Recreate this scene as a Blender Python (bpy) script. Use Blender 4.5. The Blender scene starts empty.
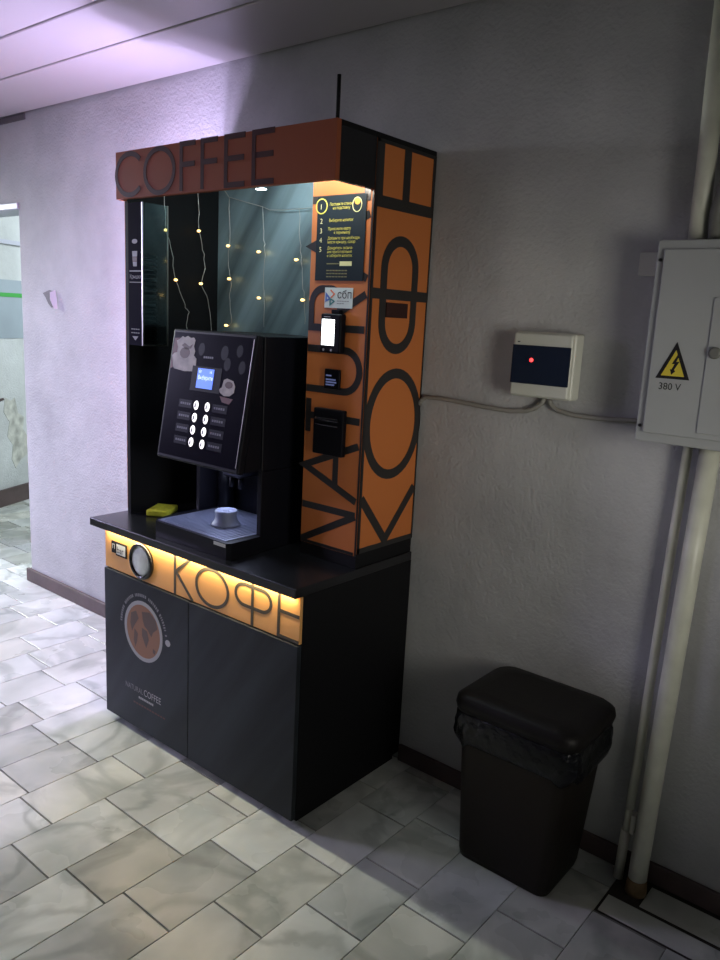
import bpy, bmesh, math, random
from mathutils import Vector, Matrix
random.seed(7)
PI = math.pi
scn = bpy.context.scene
COL = scn.collection

# ------------------------------------------------------------------ materials
def new_mat(name):
    m = bpy.data.materials.new(name); m.use_nodes = True
    nt = m.node_tree; b = nt.nodes['Principled BSDF']
    return m, nt, b
def mat(name, col, rough=.5, metal=0., spec=.5, bump=0., bscale=40., mottle=0., mscale=6., emis=None, estr=0., coat=0.):
    m, nt, b = new_mat(name); N = nt.nodes; L = nt.links
    b.inputs['Base Color'].default_value = (*col, 1)
    b.inputs['Roughness'].default_value = rough
    b.inputs['Metallic'].default_value = metal
    b.inputs['Specular IOR Level'].default_value = spec
    b.inputs['Coat Weight'].default_value = coat
    tc = N.new('ShaderNodeTexCoord')
    if mottle > 0:
        n = N.new('ShaderNodeTexNoise'); n.inputs['Scale'].default_value = mscale; n.inputs['Detail'].default_value = 6
        L.new(tc.outputs['Object'], n.inputs['Vector'])
        r = N.new('ShaderNodeValToRGB')
        r.color_ramp.elements[0].position = .3; r.color_ramp.elements[1].position = .7
        r.color_ramp.elements[0].color = (*[c * (1 - mottle) for c in col], 1)
        r.color_ramp.elements[1].color = (*[min(1, c * (1 + mottle)) for c in col], 1)
        L.new(n.outputs['Fac'], r.inputs['Fac']); L.new(r.outputs['Color'], b.inputs['Base Color'])
    if bump > 0:
        n2 = N.new('ShaderNodeTexNoise'); n2.inputs['Scale'].default_value = bscale; n2.inputs['Detail'].default_value = 4
        L.new(tc.outputs['Object'], n2.inputs['Vector'])
        bp = N.new('ShaderNodeBump'); bp.inputs['Strength'].default_value = bump; bp.inputs['Distance'].default_value = .01
        L.new(n2.outputs['Fac'], bp.inputs['Height']); L.new(bp.outputs['Normal'], b.inputs['Normal'])
    if emis:
        b.inputs['Emission Color'].default_value = (*emis, 1); b.inputs['Emission Strength'].default_value = estr
    return m

def plaster(name, col, stains=.25):
    m, nt, b = new_mat(name); N = nt.nodes; L = nt.links
    tc = N.new('ShaderNodeTexCoord')
    n = N.new('ShaderNodeTexNoise'); n.inputs['Scale'].default_value = 1.6; n.inputs['Detail'].default_value = 7; n.inputs['Roughness'].default_value = .6
    L.new(tc.outputs['Object'], n.inputs['Vector'])
    r = N.new('ShaderNodeValToRGB')
    r.color_ramp.elements[0].position = .32; r.color_ramp.elements[1].position = .62
    r.color_ramp.elements[0].color = (*[c * (1 - stains) for c in col], 1)
    r.color_ramp.elements[1].color = (*col, 1)
    L.new(n.outputs['Fac'], r.inputs['Fac']); L.new(r.outputs['Color'], b.inputs['Base Color'])
    b.inputs['Roughness'].default_value = .75
    b.inputs['Specular IOR Level'].default_value = .3
    n2 = N.new('ShaderNodeTexNoise'); n2.inputs['Scale'].default_value = 90; n2.inputs['Detail'].default_value = 3
    n3 = N.new('ShaderNodeTexNoise'); n3.inputs['Scale'].default_value = 22; n3.inputs['Detail'].default_value = 4
    L.new(tc.outputs['Object'], n2.inputs['Vector']); L.new(tc.outputs['Object'], n3.inputs['Vector'])
    a = N.new('ShaderNodeMath'); a.operation = 'ADD'
    L.new(n2.outputs['Fac'], a.inputs[0]); L.new(n3.outputs['Fac'], a.inputs[1])
    bp = N.new('ShaderNodeBump'); bp.inputs['Strength'].default_value = .55; bp.inputs['Distance'].default_value = .006
    L.new(a.outputs[0], bp.inputs['Height']); L.new(bp.outputs['Normal'], b.inputs['Normal'])
    return m

def marble():
    m, nt, b = new_mat('marble_tile'); N = nt.nodes; L = nt.links
    tc = N.new('ShaderNodeTexCoord'); at = N.new('ShaderNodeAttribute'); at.attribute_name = 'tone'
    mul = N.new('ShaderNodeVectorMath'); mul.operation = 'SCALE'; mul.inputs['Scale'].default_value = 9.
    L.new(at.outputs['Color'], mul.inputs[0])
    add = N.new('ShaderNodeVectorMath'); add.operation = 'ADD'
    L.new(tc.outputs['Object'], add.inputs[0]); L.new(mul.outputs[0], add.inputs[1])
    n = N.new('ShaderNodeTexNoise'); n.inputs['Scale'].default_value = 5; n.inputs['Detail'].default_value = 5; n.inputs['Distortion'].default_value = .4; n.inputs['Roughness'].default_value = .45
    L.new(add.outputs[0], n.inputs['Vector'])
    w = N.new('ShaderNodeTexNoise'); w.inputs['Scale'].default_value = 2.2; w.inputs['Detail'].default_value = 5; w.inputs['Distortion'].default_value = 1.0; w.inputs['Roughness'].default_value = .45
    L.new(add.outputs[0], w.inputs['Vector'])
    wa = N.new('ShaderNodeMath'); wa.operation = 'SUBTRACT'; wa.inputs[1].default_value = .5; L.new(w.outputs['Fac'], wa.inputs[0])
    wb = N.new('ShaderNodeMath'); wb.operation = 'ABSOLUTE'; L.new(wa.outputs[0], wb.inputs[0])
    r = N.new('ShaderNodeValToRGB')
    e = r.color_ramp.elements
    e[0].position = .25; e[0].color = (.42, .45, .42, 1)
    e[1].position = .7; e[1].color = (.70, .72, .68, 1)
    L.new(n.outputs['Fac'], r.inputs['Fac'])
    r2 = N.new('ShaderNodeValToRGB'); e = r2.color_ramp.elements
    e[0].position = 0.; e[0].color = (.50, .52, .50, 1)
    e[1].position = .07; e[1].color = (1, 1, 1, 1); r2.color_ramp.interpolation = 'EASE'
    L.new(wb.outputs[0], r2.inputs['Fac'])
    mx = N.new('ShaderNodeMix'); mx.data_type = 'RGBA'; mx.blend_type = 'MULTIPLY'; mx.inputs[0].default_value = .55
    L.new(r.outputs['Color'], mx.inputs[6]); L.new(r2.outputs['Color'], mx.inputs[7])
    # tile to tile tone: value and warmth
    sep = N.new('ShaderNodeSeparateColor'); L.new(at.outputs['Color'], sep.inputs[0])
    mr = N.new('ShaderNodeMapRange'); mr.inputs['To Min'].default_value = .74; mr.inputs['To Max'].default_value = 1.12
    L.new(sep.outputs[0], mr.inputs['Value'])
    hs = N.new('ShaderNodeHueSaturation'); L.new(mr.outputs[0], hs.inputs['Value']); L.new(mx.outputs[2], hs.inputs['Color'])
    warm = N.new('ShaderNodeMix'); warm.data_type = 'RGBA'; warm.blend_type = 'MULTIPLY'
    warm.inputs[7].default_value = (1., .96, .89, 1)
    pw = N.new('ShaderNodeMath'); pw.operation = 'POWER'; pw.inputs[1].default_value = 2.5
    L.new(sep.outputs[1], pw.inputs[0]); L.new(pw.outputs[0], warm.inputs[0])
    L.new(hs.outputs['Color'], warm.inputs[6]); L.new(warm.outputs[2], b.inputs['Base Color'])
    n4 = N.new('ShaderNodeTexNoise'); n4.inputs['Scale'].default_value = 3.5; n4.inputs['Detail'].default_value = 4
    L.new(add.outputs[0], n4.inputs['Vector'])
    m4 = N.new('ShaderNodeMapRange'); m4.inputs['To Min'].default_value = .16; m4.inputs['To Max'].default_value = .42
    L.new(n4.outputs['Fac'], m4.inputs['Value']); L.new(m4.outputs[0], b.inputs['Roughness'])
    bp = N.new('ShaderNodeBump'); bp.inputs['Strength'].default_value = .03; bp.inputs['Distance'].default_value = .01
    n5 = N.new('ShaderNodeTexNoise'); n5.inputs['Scale'].default_value = 5; n5.inputs['Detail'].default_value = 0
    L.new(add.outputs[0], n5.inputs['Vector']); L.new(n5.outputs['Fac'], bp.inputs['Height']); L.new(bp.outputs['Normal'], b.inputs['Normal'])
    return m

def clear(name, tint=(.9, .97, .96), gloss=.12):
    m = bpy.data.materials.new(name); m.use_nodes = True; nt = m.node_tree; N = nt.nodes; L = nt.links
    N.clear(); o = N.new('ShaderNodeOutputMaterial'); t = N.new('ShaderNodeBsdfTransparent'); g = N.new('ShaderNodeBsdfGlossy')
    t.inputs[0].default_value = (*tint, 1); g.inputs['Roughness'].default_value = .08
    fr = N.new('ShaderNodeFresnel'); fr.inputs[0].default_value = 1.5
    ad = N.new('ShaderNodeMath'); ad.operation = 'ADD'; ad.inputs[1].default_value = gloss; ad.use_clamp = True
    L.new(fr.outputs[0], ad.inputs[0])
    mx = N.new('ShaderNodeMixShader'); L.new(ad.outputs[0], mx.inputs[0]); L.new(t.outputs[0], mx.inputs[1]); L.new(g.outputs[0], mx.inputs[2])
    L.new(mx.outputs[0], o.inputs[0])
    return m

M = {}
M['wall'] = plaster('wall_paint', (.46, .46, .45), .3)
M['farwall'] = plaster('far_wall_paint', (.62, .64, .62), .3)
M['ceiling'] = mat('ceiling_panel', (.50, .47, .47), .28, bump=.05, bscale=3)
M['groove'] = mat('ceiling_groove', (.10, .09, .09), .8)
M['tile'] = marble()
M['grout'] = mat('grout', (.20, .195, .17), .95, bump=.4, bscale=80, mottle=.3, mscale=9)
M['dirt'] = mat('dark_dirt', (.035, .03, .022), .95, bump=.5, bscale=60)
M['base'] = mat('baseboard_paint', (.085, .058, .055), .55, mottle=.25, mscale=7, bump=.2, bscale=30)
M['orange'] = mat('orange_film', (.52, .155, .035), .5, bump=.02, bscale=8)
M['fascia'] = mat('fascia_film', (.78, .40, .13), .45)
M['header'] = mat('header_film', (.30, .085, .04), .5, spec=.12)
M['letter'] = mat('black_letter', (.012, .011, .011), .38)
M['letter_side'] = mat('charcoal_letter', (.022, .020, .019), .30)
M['letter_brown'] = mat('dark_brown_letter', (.05, .012, .010), .5, spec=.2)
M['letter_strip'] = mat('brown_grey_letter', (.055, .045, .03), .5)
M['black'] = mat('black_laminate', (.006, .006, .007), .6, spec=.2, bump=.03, bscale=60)
M['blackgloss'] = mat('black_gloss', (.008, .008, .009), .16)
M['counter'] = mat('counter_laminate', (.013, .013, .015), .26, bump=.03, bscale=120)
def sheen_streaked(name, col, lo=.45, hi=1.5, rough=.42, metal=.5, spec=.5):  # diagonal sheen and lens smears put into the base colour
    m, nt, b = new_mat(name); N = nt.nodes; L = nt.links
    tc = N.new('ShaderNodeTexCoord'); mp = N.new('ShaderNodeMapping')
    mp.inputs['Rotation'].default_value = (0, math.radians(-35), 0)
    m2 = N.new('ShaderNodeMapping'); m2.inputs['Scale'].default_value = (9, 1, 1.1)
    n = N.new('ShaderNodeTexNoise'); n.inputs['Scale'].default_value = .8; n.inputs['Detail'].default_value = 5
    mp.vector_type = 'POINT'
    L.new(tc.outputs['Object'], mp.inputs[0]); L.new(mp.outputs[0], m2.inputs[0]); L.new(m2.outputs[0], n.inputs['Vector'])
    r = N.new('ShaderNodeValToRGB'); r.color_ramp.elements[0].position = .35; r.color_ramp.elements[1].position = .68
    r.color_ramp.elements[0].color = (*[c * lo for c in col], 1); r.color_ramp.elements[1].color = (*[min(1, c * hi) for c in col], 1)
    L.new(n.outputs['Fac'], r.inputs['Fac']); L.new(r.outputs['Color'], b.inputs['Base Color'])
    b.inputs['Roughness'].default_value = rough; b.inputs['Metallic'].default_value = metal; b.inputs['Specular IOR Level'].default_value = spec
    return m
M['dark'] = mat('dark_plastic', (.004, .004, .006), .42, spec=.12)
M['back'] = sheen_streaked('smoked_brushed_panel_sheen', (.26, .36, .39))
M['door'] = sheen_streaked('door_laminate_sheen', (.028, .033, .039), .7, 1.5, .5, 0., .14)
M['machine'] = mat('machine_plastic', (.005, .005, .008), .42, spec=.2, bump=.03, bscale=150)
M['machinefront'] = mat('machine_front_glass', (.006, .005, .012), .28, spec=.03)
M['metal'] = mat('brushed_metal', (.20, .22, .31), .6, metal=.3)
M['steel'] = mat('tray_grille_steel', (.30, .32, .42), .35, metal=.7)
M['silver'] = mat('silver_trim', (.65, .62, .58), .3, metal=1.)
M['white'] = mat('white_plastic', (.56, .56, .50), .45)
M['whitegloss'] = mat('white_print', (.72, .72, .68), .5)
M['creamprint'] = mat('cream_print', (.42, .36, .34), .5, mottle=.25, mscale=35)
M['brownprint'] = mat('brown_print', (.09, .04, .035), .5)
M['redprint'] = mat('dark_red_print', (.10, .008, .012), .5)
M['label'] = mat('button_label_strip', (.014, .013, .022), .4, spec=.1)
M['labeltext'] = mat('button_label_text', (.13, .12, .16), .5)
M['violet'] = mat('dispenser_print', (.009, .007, .022), .6, spec=.02)
M['greyprint'] = mat('grey_print', (.30, .29, .33), .5)
M['button'] = mat('lit_button', (.8, .8, .8), .4, emis=(1., .93, .97), estr=1.5)
M['buttonmark'] = mat('button_icon', (.3, .3, .35), .5)
M['lcd'] = mat('lcd_blue', (.1, .2, .8), .4, emis=(.10, .22, .85), estr=1.0)
M['lcdtext'] = mat('lcd_text', (.8, .9, 1), .4, emis=(.6, .75, 1.), estr=1.3)
M['screenwhite'] = mat('white_screen', (.9, .9, .9), .4, emis=(.92, .98, 1.), estr=4.)
M['readerlit'] = mat('reader_text_blue', (.1, .12, .3), .4, emis=(.22, .27, .55), estr=.28)
M['poster'] = mat('poster_navy', (.010, .018, .024), .6, spec=.2)
M['postertext'] = mat('poster_yellow', (.65, .58, .10), .5)
M['posterwhite'] = mat('poster_number', (.75, .72, .35), .5)
M['posterdim'] = mat('poster_dim_text', (.16, .15, .06), .5)
M['posterorange'] = mat('poster_orange', (.80, .38, .05), .5)
M['sticker'] = mat('white_sticker', (.62, .68, .66), .5)
M['stick_o'] = mat('sticker_orange', (.75, .16, .05), .5)
M['stick_b'] = mat('sticker_blue', (.08, .14, .45), .5)
M['stick_g'] = mat('sticker_teal', (.05, .22, .22), .5)
M['redlcd'] = mat('dark_red_display', (.030, .006, .004), .2)
M['led'] = mat('led_warm', (1, .8, .4), .5, emis=(1., .60, .14), estr=16.)
M['ledcold'] = mat('led_white', (1, 1, 1), .5, emis=(.80, .95, 1.), estr=14.)
M['bulb'] = mat('fairy_bulb', (1, .8, .4), .4, emis=(1., .62, .20), estr=3.6)
M['wire'] = mat('fairy_wire', (.50, .50, .46), .35, metal=.4)
M['sponge'] = mat('sponge_yellow', (.85, .80, .05), .9, bump=.8, bscale=160, mottle=.15, mscale=60)
M['glass'] = clear('clear_acrylic', (.80, .90, .89), .05)
M['coffee'] = mat('coffee_print', (.26, .115, .055), .5)
M['coffeedark'] = mat('coffee_map_print', (.09, .05, .035), .5)
M['cupring'] = mat('cup_ring_print', (.36, .36, .36), .5)
M['dimprint'] = mat('dim_print', (.20, .20, .21), .5)
M['brightprint'] = mat('bright_print', (.42, .42, .43), .5)
M['redtext'] = mat('dim_red_print', (.10, .035, .03), .5)
M['discglass'] = mat('frosted_disc', (.74, .80, .70), .3, mottle=.2, mscale=25)
M['binbody'] = mat('brown_bin_plastic', (.013, .009, .006), .5, spec=.25, bump=.05, bscale=60)
M['binlid'] = mat('dark_brown_lid', (.006, .0045, .0035), .5, spec=.25, bump=.05, bscale=60)
M['bag'] = mat('black_bag_film', (.004, .004, .005), .24, spec=.35, bump=.9, bscale=30)
M['pipe'] = mat('pipe_paint', (.56, .56, .46), .4, mottle=.12, mscale=12, bump=.06, bscale=30)
M['rust'] = mat('rusty_foot', (.16, .10, .045), .8, mottle=.3, mscale=40)
M['cable'] = mat('painted_cable', (.24, .23, .20), .6)
M['tube'] = mat('grey_conduit', (.14, .14, .12), .5)
M['tubedark'] = mat('black_conduit', (.015, .014, .012), .5)
M['cabinet'] = mat('cabinet_paint', (.34, .35, .335), .42, mottle=.06, mscale=3, bump=.03, bscale=25)
M['breaker'] = mat('breaker_plastic', (.52, .52, .44), .4)
M['window'] = mat('tinted_window', (.007, .013, .028), .2, spec=.35)
M['red'] = mat('red_indicator', (.9, .05, .05), .4, emis=(1., .03, .03), estr=5.)
M['yellow'] = mat('warning_yellow', (.60, .48, .04), .5)
M['flake'] = mat('paint_flake', (.6, .58, .6), .8)
M['bareplaster'] = mat('bare_plaster', (.20, .19, .19), .9, bump=.5, bscale=120)
M['bandgrey'] = mat('blue_grey_band', (.30, .35, .38), .6, mottle=.1, mscale=3)
M['green'] = mat('green_band', (.05, .34, .06), .6)
M['stain'] = mat('peeled_plaster', (.50, .50, .44), .9, mottle=.35, mscale=14)
M['lampwhite'] = mat('lamp_panel', (1, 1, 1), .5, emis=(.85, .93, 1.), estr=6.)
M['lampstrip'] = mat('flank_lamp_diffuser', (.8, .75, .9), .5, emis=(.8, .7, 1.), estr=2.)
M['lintel'] = mat('door_frame_paint', (.45, .46, .52), .4)

# ------------------------------------------------------------------ mesh helpers
class MB:
    def __init__(s): s.bm = bmesh.new(); s.mats = []
    def mi(s, m):
        if m is None: return 0
        if m not in s.mats: s.mats.append(m)
        return s.mats.index(m)
    def box(s, x0, x1, y0, y1, z0, z1, m=None, bev=0., seg=2, xf=None):
        t = bmesh.new(); bmesh.ops.create_cube(t, size=1)
        for v in t.verts:
            v.co = Vector(((x0 + x1) / 2 + v.co.x * (x1 - x0), (y0 + y1) / 2 + v.co.y * (y1 - y0), (z0 + z1) / 2 + v.co.z * (z1 - z0)))
        if bev > 0: bmesh.ops.bevel(t, geom=t.edges[:], offset=bev, segments=seg, affect='EDGES', profile=.5)
        s.merge(t, m, xf); return s
    def merge(s, t, m, xf=None, smooth=False):
        i = s.mi(m)
        if xf is not None: bmesh.ops.transform(t, matrix=xf, verts=t.verts[:])
        t.verts.index_update(); vs = [s.bm.verts.new(v.co) for v in t.verts]
        for f in t.faces:
            try:
                g = s.bm.faces.new([vs[v.index] for v in f.verts]); g.material_index = i; g.smooth = smooth or f.smooth
            except ValueError: pass
        t.free()
    def loft(s, rings, m=None, cap=True, smooth=True):
        i = s.mi(m); R = [[s.bm.verts.new(p) for p in r] for r in rings]; n = len(rings[0])
        for a, b in zip(R[:-1], R[1:]):
            for k in range(n):
                f = s.bm.faces.new((a[k], a[(k + 1) % n], b[(k + 1) % n], b[k])); f.material_index = i; f.smooth = smooth
        if cap:
            for r, rev in ((R[0], True), (R[-1], False)):
                f = s.bm.faces.new(list(reversed(r)) if rev else r); f.material_index = i
        return s
    def lathe(s, c, prof, m=None, n=24, ax='z', smooth=True):
        rings = []
        for r, h in prof:
            ring = []
            for k in range(n):
                a = 2 * PI * k / n
                if ax == 'z': p = (c[0] + r * math.cos(a), c[1] + r * math.sin(a), c[2] + h)
                elif ax == 'y': p = (c[0] + r * math.cos(a), c[1] - h, c[2] + r * math.sin(a))
                else: p = (c[0] + h, c[1] + r * math.cos(a), c[2] + r * math.sin(a))
                ring.append(p)
            rings.append(ring)
        return s.loft(rings, m, True, smooth)
    def tube(s, pts, r, m=None, n=8):
        pts = [Vector(p) for p in pts]; rings = []; up = Vector((0, 0, 1))
        prev = None
        for i, p in enumerate(pts):
            d = (pts[min(i + 1, len(pts) - 1)] - pts[max(i - 1, 0)]).normalized()
            if prev is None:
                a = d.orthogonal().normalized()
            else:
                a = (prev - d * prev.dot(d)).normalized()
            prev = a; b = d.cross(a)
            rr = r[i] if isinstance(r, (list, tuple)) else r
            rings.append([p + (a * math.cos(2 * PI * k / n) + b * math.sin(2 * PI * k / n)) * rr for k in range(n)])
        return s.loft(rings, m)
    # 2-D things on a frame
    def poly(s, F, pts, d0, d1, m=None):
        i = s.mi(m)
        area = sum(pts[k][0] * pts[(k + 1) % len(pts)][1] - pts[(k + 1) % len(pts)][0] * pts[k][1] for k in range(len(pts)))
        if area < 0: pts = pts[::-1]
        lo = [s.bm.verts.new(F(u, v, d0)) for u, v in pts]; hi = [s.bm.verts.new(F(u, v, d1)) for u, v in pts]
        n = len(pts)
        fs = [s.bm.faces.new(hi), s.bm.faces.new(lo[::-1])] + [s.bm.faces.new((lo[k], lo[(k + 1) % n], hi[(k + 1) % n], hi[k])) for k in range(n)]
        for f in fs: f.material_index = i
        return s
    def rect(s, F, u0, u1, v0, v1, d0, d1, m=None): return s.poly(F, [(u0, v0), (u1, v0), (u1, v1), (u0, v1)], d0, d1, m)
    def stroke(s, F, path, w, d0, d1, m=None, closed=False):
        s.k = getattr(s, 'k', 0) + 1; d1 = d1 + (s.k % 5) * .00012
        i = s.mi(m); P = [Vector(p) for p in path]; L = []; R = []; P = [q for k, q in enumerate(P) if k == 0 or (q - P[k - 1]).length > 1e-5]
        if closed and (P[0] - P[-1]).length < 1e-5: P.pop()
        n = len(P)
        for k in range(n):
            a = P[(k - 1) % n] if (closed or k > 0) else None; b = P[(k + 1) % n] if (closed or k < n - 1) else None
            d1_ = (P[k] - a).normalized() if a is not None else None; d2_ = (b - P[k]).normalized() if b is not None else None
            if d1_ is None: t = d2_
            elif d2_ is None: t = d1_
            else: t = (d1_ + d2_).normalized()
            nr = Vector((-t.y, t.x)); ref = d1_ if d1_ is not None else d2_
            c = max(.35, abs(nr.dot(Vector((-ref.y, ref.x)))))
            L.append(P[k] + nr * (w / 2 / c)); R.append(P[k] - nr * (w / 2 / c))
        V = lambda q, d: s.bm.verts.new(F(q.x, q.y, d))
        L0 = [V(q, d0) for q in L]; R0 = [V(q, d0) for q in R]; L1 = [V(q, d1) for q in L]; R1 = [V(q, d1) for q in R]
        fs = []
        for k in range(n if closed else n - 1):
            j = (k + 1) % n
            fs += [(R1[k], R1[j], L1[j], L1[k]), (L0[k], L0[j], R0[j], R0[k]), (L1[k], L1[j], L0[j], L0[k]), (R0[k], R0[j], R1[j], R1[k])]
        if not closed: fs += [(L0[0], R0[0], R1[0], L1[0]), (R0[-1], L0[-1], L1[-1], R1[-1])]
        for q in fs:
            f = s.bm.faces.new(q); f.material_index = i
        return s
    def text(s, F, body, u, v, size, d, m=None, align='LEFT', sx=1., rot=0., shear=0.):
        cu = bpy.data.curves.new('t', 'FONT'); cu.body = body; cu.size = size; cu.align_x = align; cu.resolution_u = 3; cu.shear = shear
        o = bpy.data.objects.new('t', cu); COL.objects.link(o); bpy.context.view_layer.update()
        me = bpy.data.meshes.new_from_object(o.evaluated_get(bpy.context.evaluated_depsgraph_get()))
        i = s.mi(m); c_, s_ = math.cos(rot), math.sin(rot)
        vs = []
        for q in me.vertices:
            a, b = q.co.x * sx, q.co.y
            vs.append(s.bm.verts.new(F(u + a * c_ - b * s_, v + a * s_ + b * c_, d)))
        for p in me.polygons:
            try: f = s.bm.faces.new([vs[k] for k in p.vertices]); f.material_index = i
            except ValueError: pass
        bpy.data.objects.remove(o); bpy.data.curves.remove(cu); bpy.data.meshes.remove(me)
        return s
    def build(s, name, m=None, parent=None, recalc=True):
        if recalc: bmesh.ops.recalc_face_normals(s.bm, faces=s.bm.faces[:])
        me = bpy.data.meshes.new(name); s.bm.to_mesh(me); s.bm.free()
        for k in (s.mats or [m]):
            me.materials.append(k)
        if s.mats and s.mats[0] is None: me.materials[0] = m
        o = bpy.data.objects.new(name, me); COL.objects.link(o)
        if parent is not None:
            o.parent = parent; o.matrix_parent_inverse = Matrix.Translation(-world_loc(parent))
        return o
def world_loc(o): return o.location.copy() if o.type == 'EMPTY' else Vector((0, 0, 0))
def frame(o, u, v):
    o = Vector(o); u = Vector(u).normalized(); v = Vector(v).normalized(); n = u.cross(v)
    return lambda a, b, d=0.: o + u * a + v * b + n * d
def front(y): return frame((0, y, 0), (1, 0, 0), (0, 0, 1))       # a = x, b = z, faces -y
def right(x): return frame((x, 0, 0), (0, 1, 0), (0, 0, 1))       # a = y, b = z, faces +x
def arc(cx, cy, rx, ry, a0, a1, n=20): return [(cx + rx * math.cos(math.radians(a0 + (a1 - a0) * k / n)), cy + ry * math.sin(math.radians(a0 + (a1 - a0) * k / n))) for k in range(n + 1)]
def ell(cx, cy, rx, ry, n=32): return arc(cx, cy, rx, ry, 0, 360, n)[:-1]
def thing(name, label, cat, loc=(0, 0, 0), group=None):
    o = bpy.data.objects.new(name, None); COL.objects.link(o); o.location = loc; o.empty_display_size = .05
    o['label'] = label; o['category'] = cat
    if group: o['group'] = group
    return o
def tag(o, label, cat, group=None):
    o['label'] = label; o['category'] = cat
    if group: o['group'] = group
    return o
def struct(o): o['kind'] = 'structure'; return o

# ------------------------------------------------------------------ setting
CEIL = 2.4615
XR, XL, YF = 3.3, -6.0, -4.6
b = MB()
b.box(-1.6, XR, 0, .16, 0, CEIL + .05).box(-2.62, -1.6, 0, .16, 2.045, CEIL + .05).box(XL, -2.62, 0, .16, 0, CEIL + .05)
struct(b.build('wall_back', M['wall']))
struct(MB().box(XR, XR + .1, YF, .16, 0, CEIL + .05).build('wall_right', M['wall']))
struct(MB().box(XL, XR + .1, YF - .1, YF, 0, CEIL + .05).build('wall_front', M['wall']))
# left wall of the hall
struct(MB().box(XL - .1, XL, YF, 3.4, 0, CEIL + .05).build('wall_left', M['wall']))
# far room seen through the doorway: a slightly skewed wall
fa = Vector((-3.3, .65, 0)); fd = Vector((-.14, .305, 0)).normalized(); fn = Vector((fd.y, -fd.x, 0))
def farF(a, z, d=0.): return fa + fd * a + Vector((0, 0, z)) + fn * d      # faces the doorway (+x)
if fn.x < 0: fn = -fn
b = MB()
b.poly(farF, [(-.45, 0), (2.6, 0), (2.6, 2.6), (-.45, 2.6)], -.12, 0., M['farwall'])
b.poly(farF, [(-.45, 1.27), (2.6, 1.27), (2.6, 1.56), (-.45, 1.56)], 0., .004, M['bandgrey'])
b.poly(farF, [(-.45, 1.56), (2.6, 1.56), (2.6, 1.70), (-.45, 1.70)], 0., .003, M['bandgrey'])
b.poly(farF, [(-.45, 1.575), (2.6, 1.575), (2.6, 1.605), (-.45, 1.605)], .004, .006, M['green'])
b.poly(farF, [(-.45, 1.955), (2.6, 1.955), (2.6, 1.985), (-.45, 1.985)], 0., .02, M['lintel'])
b.poly(farF, [(.10, .83), (.16, .80), (.21, .82), (.24, .70), (.31, .66), (.29, .57), (.36, .48), (.33, .36), (.25, .33), (.19, .27), (.15, .35), (.17, .46), (.11, .53), (.14, .64), (.08, .72)], 0., .002, M['stain'])
b.poly(farF, [(-.2, .79), (.02, .80), (.09, .815), (.08, .83), (.0, .82), (-.2, .805)], 0., .006, M['base'])
struct(b.build('wall_far_room'))
b = MB(); b.poly(farF, [(-.45, 0), (2.6, 0), (2.6, .13), (-.45, .13)], 0., .02)
struct(b.build('baseboard_far_room', M['base']))
struct(MB().box(-3.6, 1.2, 3.4, 3.5, 0, 2.6).build('wall_far_end', M['farwall']))
struct(MB().box(-1.0, -.9, .16, 3.4, 0, 2.6).build('wall_far_side', M['farwall']))
struct(MB().box(XL, XR, .16, 3.5, 2.62, 2.7).build('ceiling_far_room', M['farwall']))
# door head frame
b = MB(); b.box(-2.62, -1.601, -.008, .165, 2.012, 2.045, bev=.004)
struct(b.build('trim_1', M['lintel']))
# ceiling: long panels running along the wall
b = MB(); b.box(XL, XR, YF, 0, CEIL + .012, CEIL + .06, M['groove'])
y = -.012; w = [.345] + [.262] * 20
for q in w:
    y1 = y - q
    if y1 < YF: y1 = YF
    b.box(XL + .01, XR - .01, y1 + .006, y - .004, CEIL, CEIL + .014, M['ceiling'], bev=.003, seg=1)
    y -= q
    if y < YF: break
ceil = struct(b.build('ceiling'))
struct(MB().box(-2.2, -1.50, -.010, -.0005, CEIL - .028, CEIL - .001).build('gap_shade_strip', M['groove']))  # flat dark strip standing in for the shadowy gap between ceiling and wall
# floor: marble tiles in courses running towards the wall
b = MB()
b.box(XL, XR + .1, YF - .1, 3.5, -.06, -.004, M['grout'])
b.box(1.836, XR, -.2235, -.0005, -.02, -.0034, M['dirt'])
edges = {-1: .457, 0: .664, 1: .858, 2: 1.06, 3: 1.247, 4: 1.44, 5: 1.64}
def xe(k):
    if k in edges: return edges[k]
    return edges[5] + (k - 5) * .1965 if k > 5 else edges[-1] + (k + 1) * .1965
anchor = {-3: [-.755], -2: [-1.035, -.70], -1: [-1.162, -.854], 0: [-1.111, -.854], 1: [-1.055, -.755], 2: [-.91, -.60, -.298],
          3: [-.747, -.493, -.238], 4: [-1.13, -.83, -.569]}
tones = []; rr = random.Random(11)
mi_tile = b.mi(M['tile'])
bm = b.bm
flay = bm.faces.layers.float_color.new('tone') if hasattr(bm.faces.layers, 'float_color') else None
def tile(x0, x1, y0, y1):
    t = (rr.random(), rr.random(), rr.random())
    e = .0010
    c = [(x0 + e, y0 + .0028), (x1 - e, y0 + .0028), (x1 - e, y1 - .0028), (x0 + e, y1 - .0028)]
    i_ = .0012
    ci = [(x0 + e + i_, y0 + .0028 + i_), (x1 - e - i_, y0 + .0028 + i_), (x1 - e - i_, y1 - .0028 - i_), (x0 + e + i_, y1 - .0028 - i_)]
    lo = [bm.verts.new((*p, -.004)) for p in c]; mid = [bm.verts.new((*p, -.0007)) for p in c]; hi = [bm.verts.new((*p, 0)) for p in ci]
    fs = [bm.faces.new(hi)]
    for k in range(4):
        j = (k + 1) % 4
        fs.append(bm.faces.new((lo[k], lo[j], mid[j], mid[k]))); fs.append(bm.faces.new((mid[k], mid[j], hi[j], hi[k])))
    for f in fs: f.material_index = mi_tile; tones.append((f, t))
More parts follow.
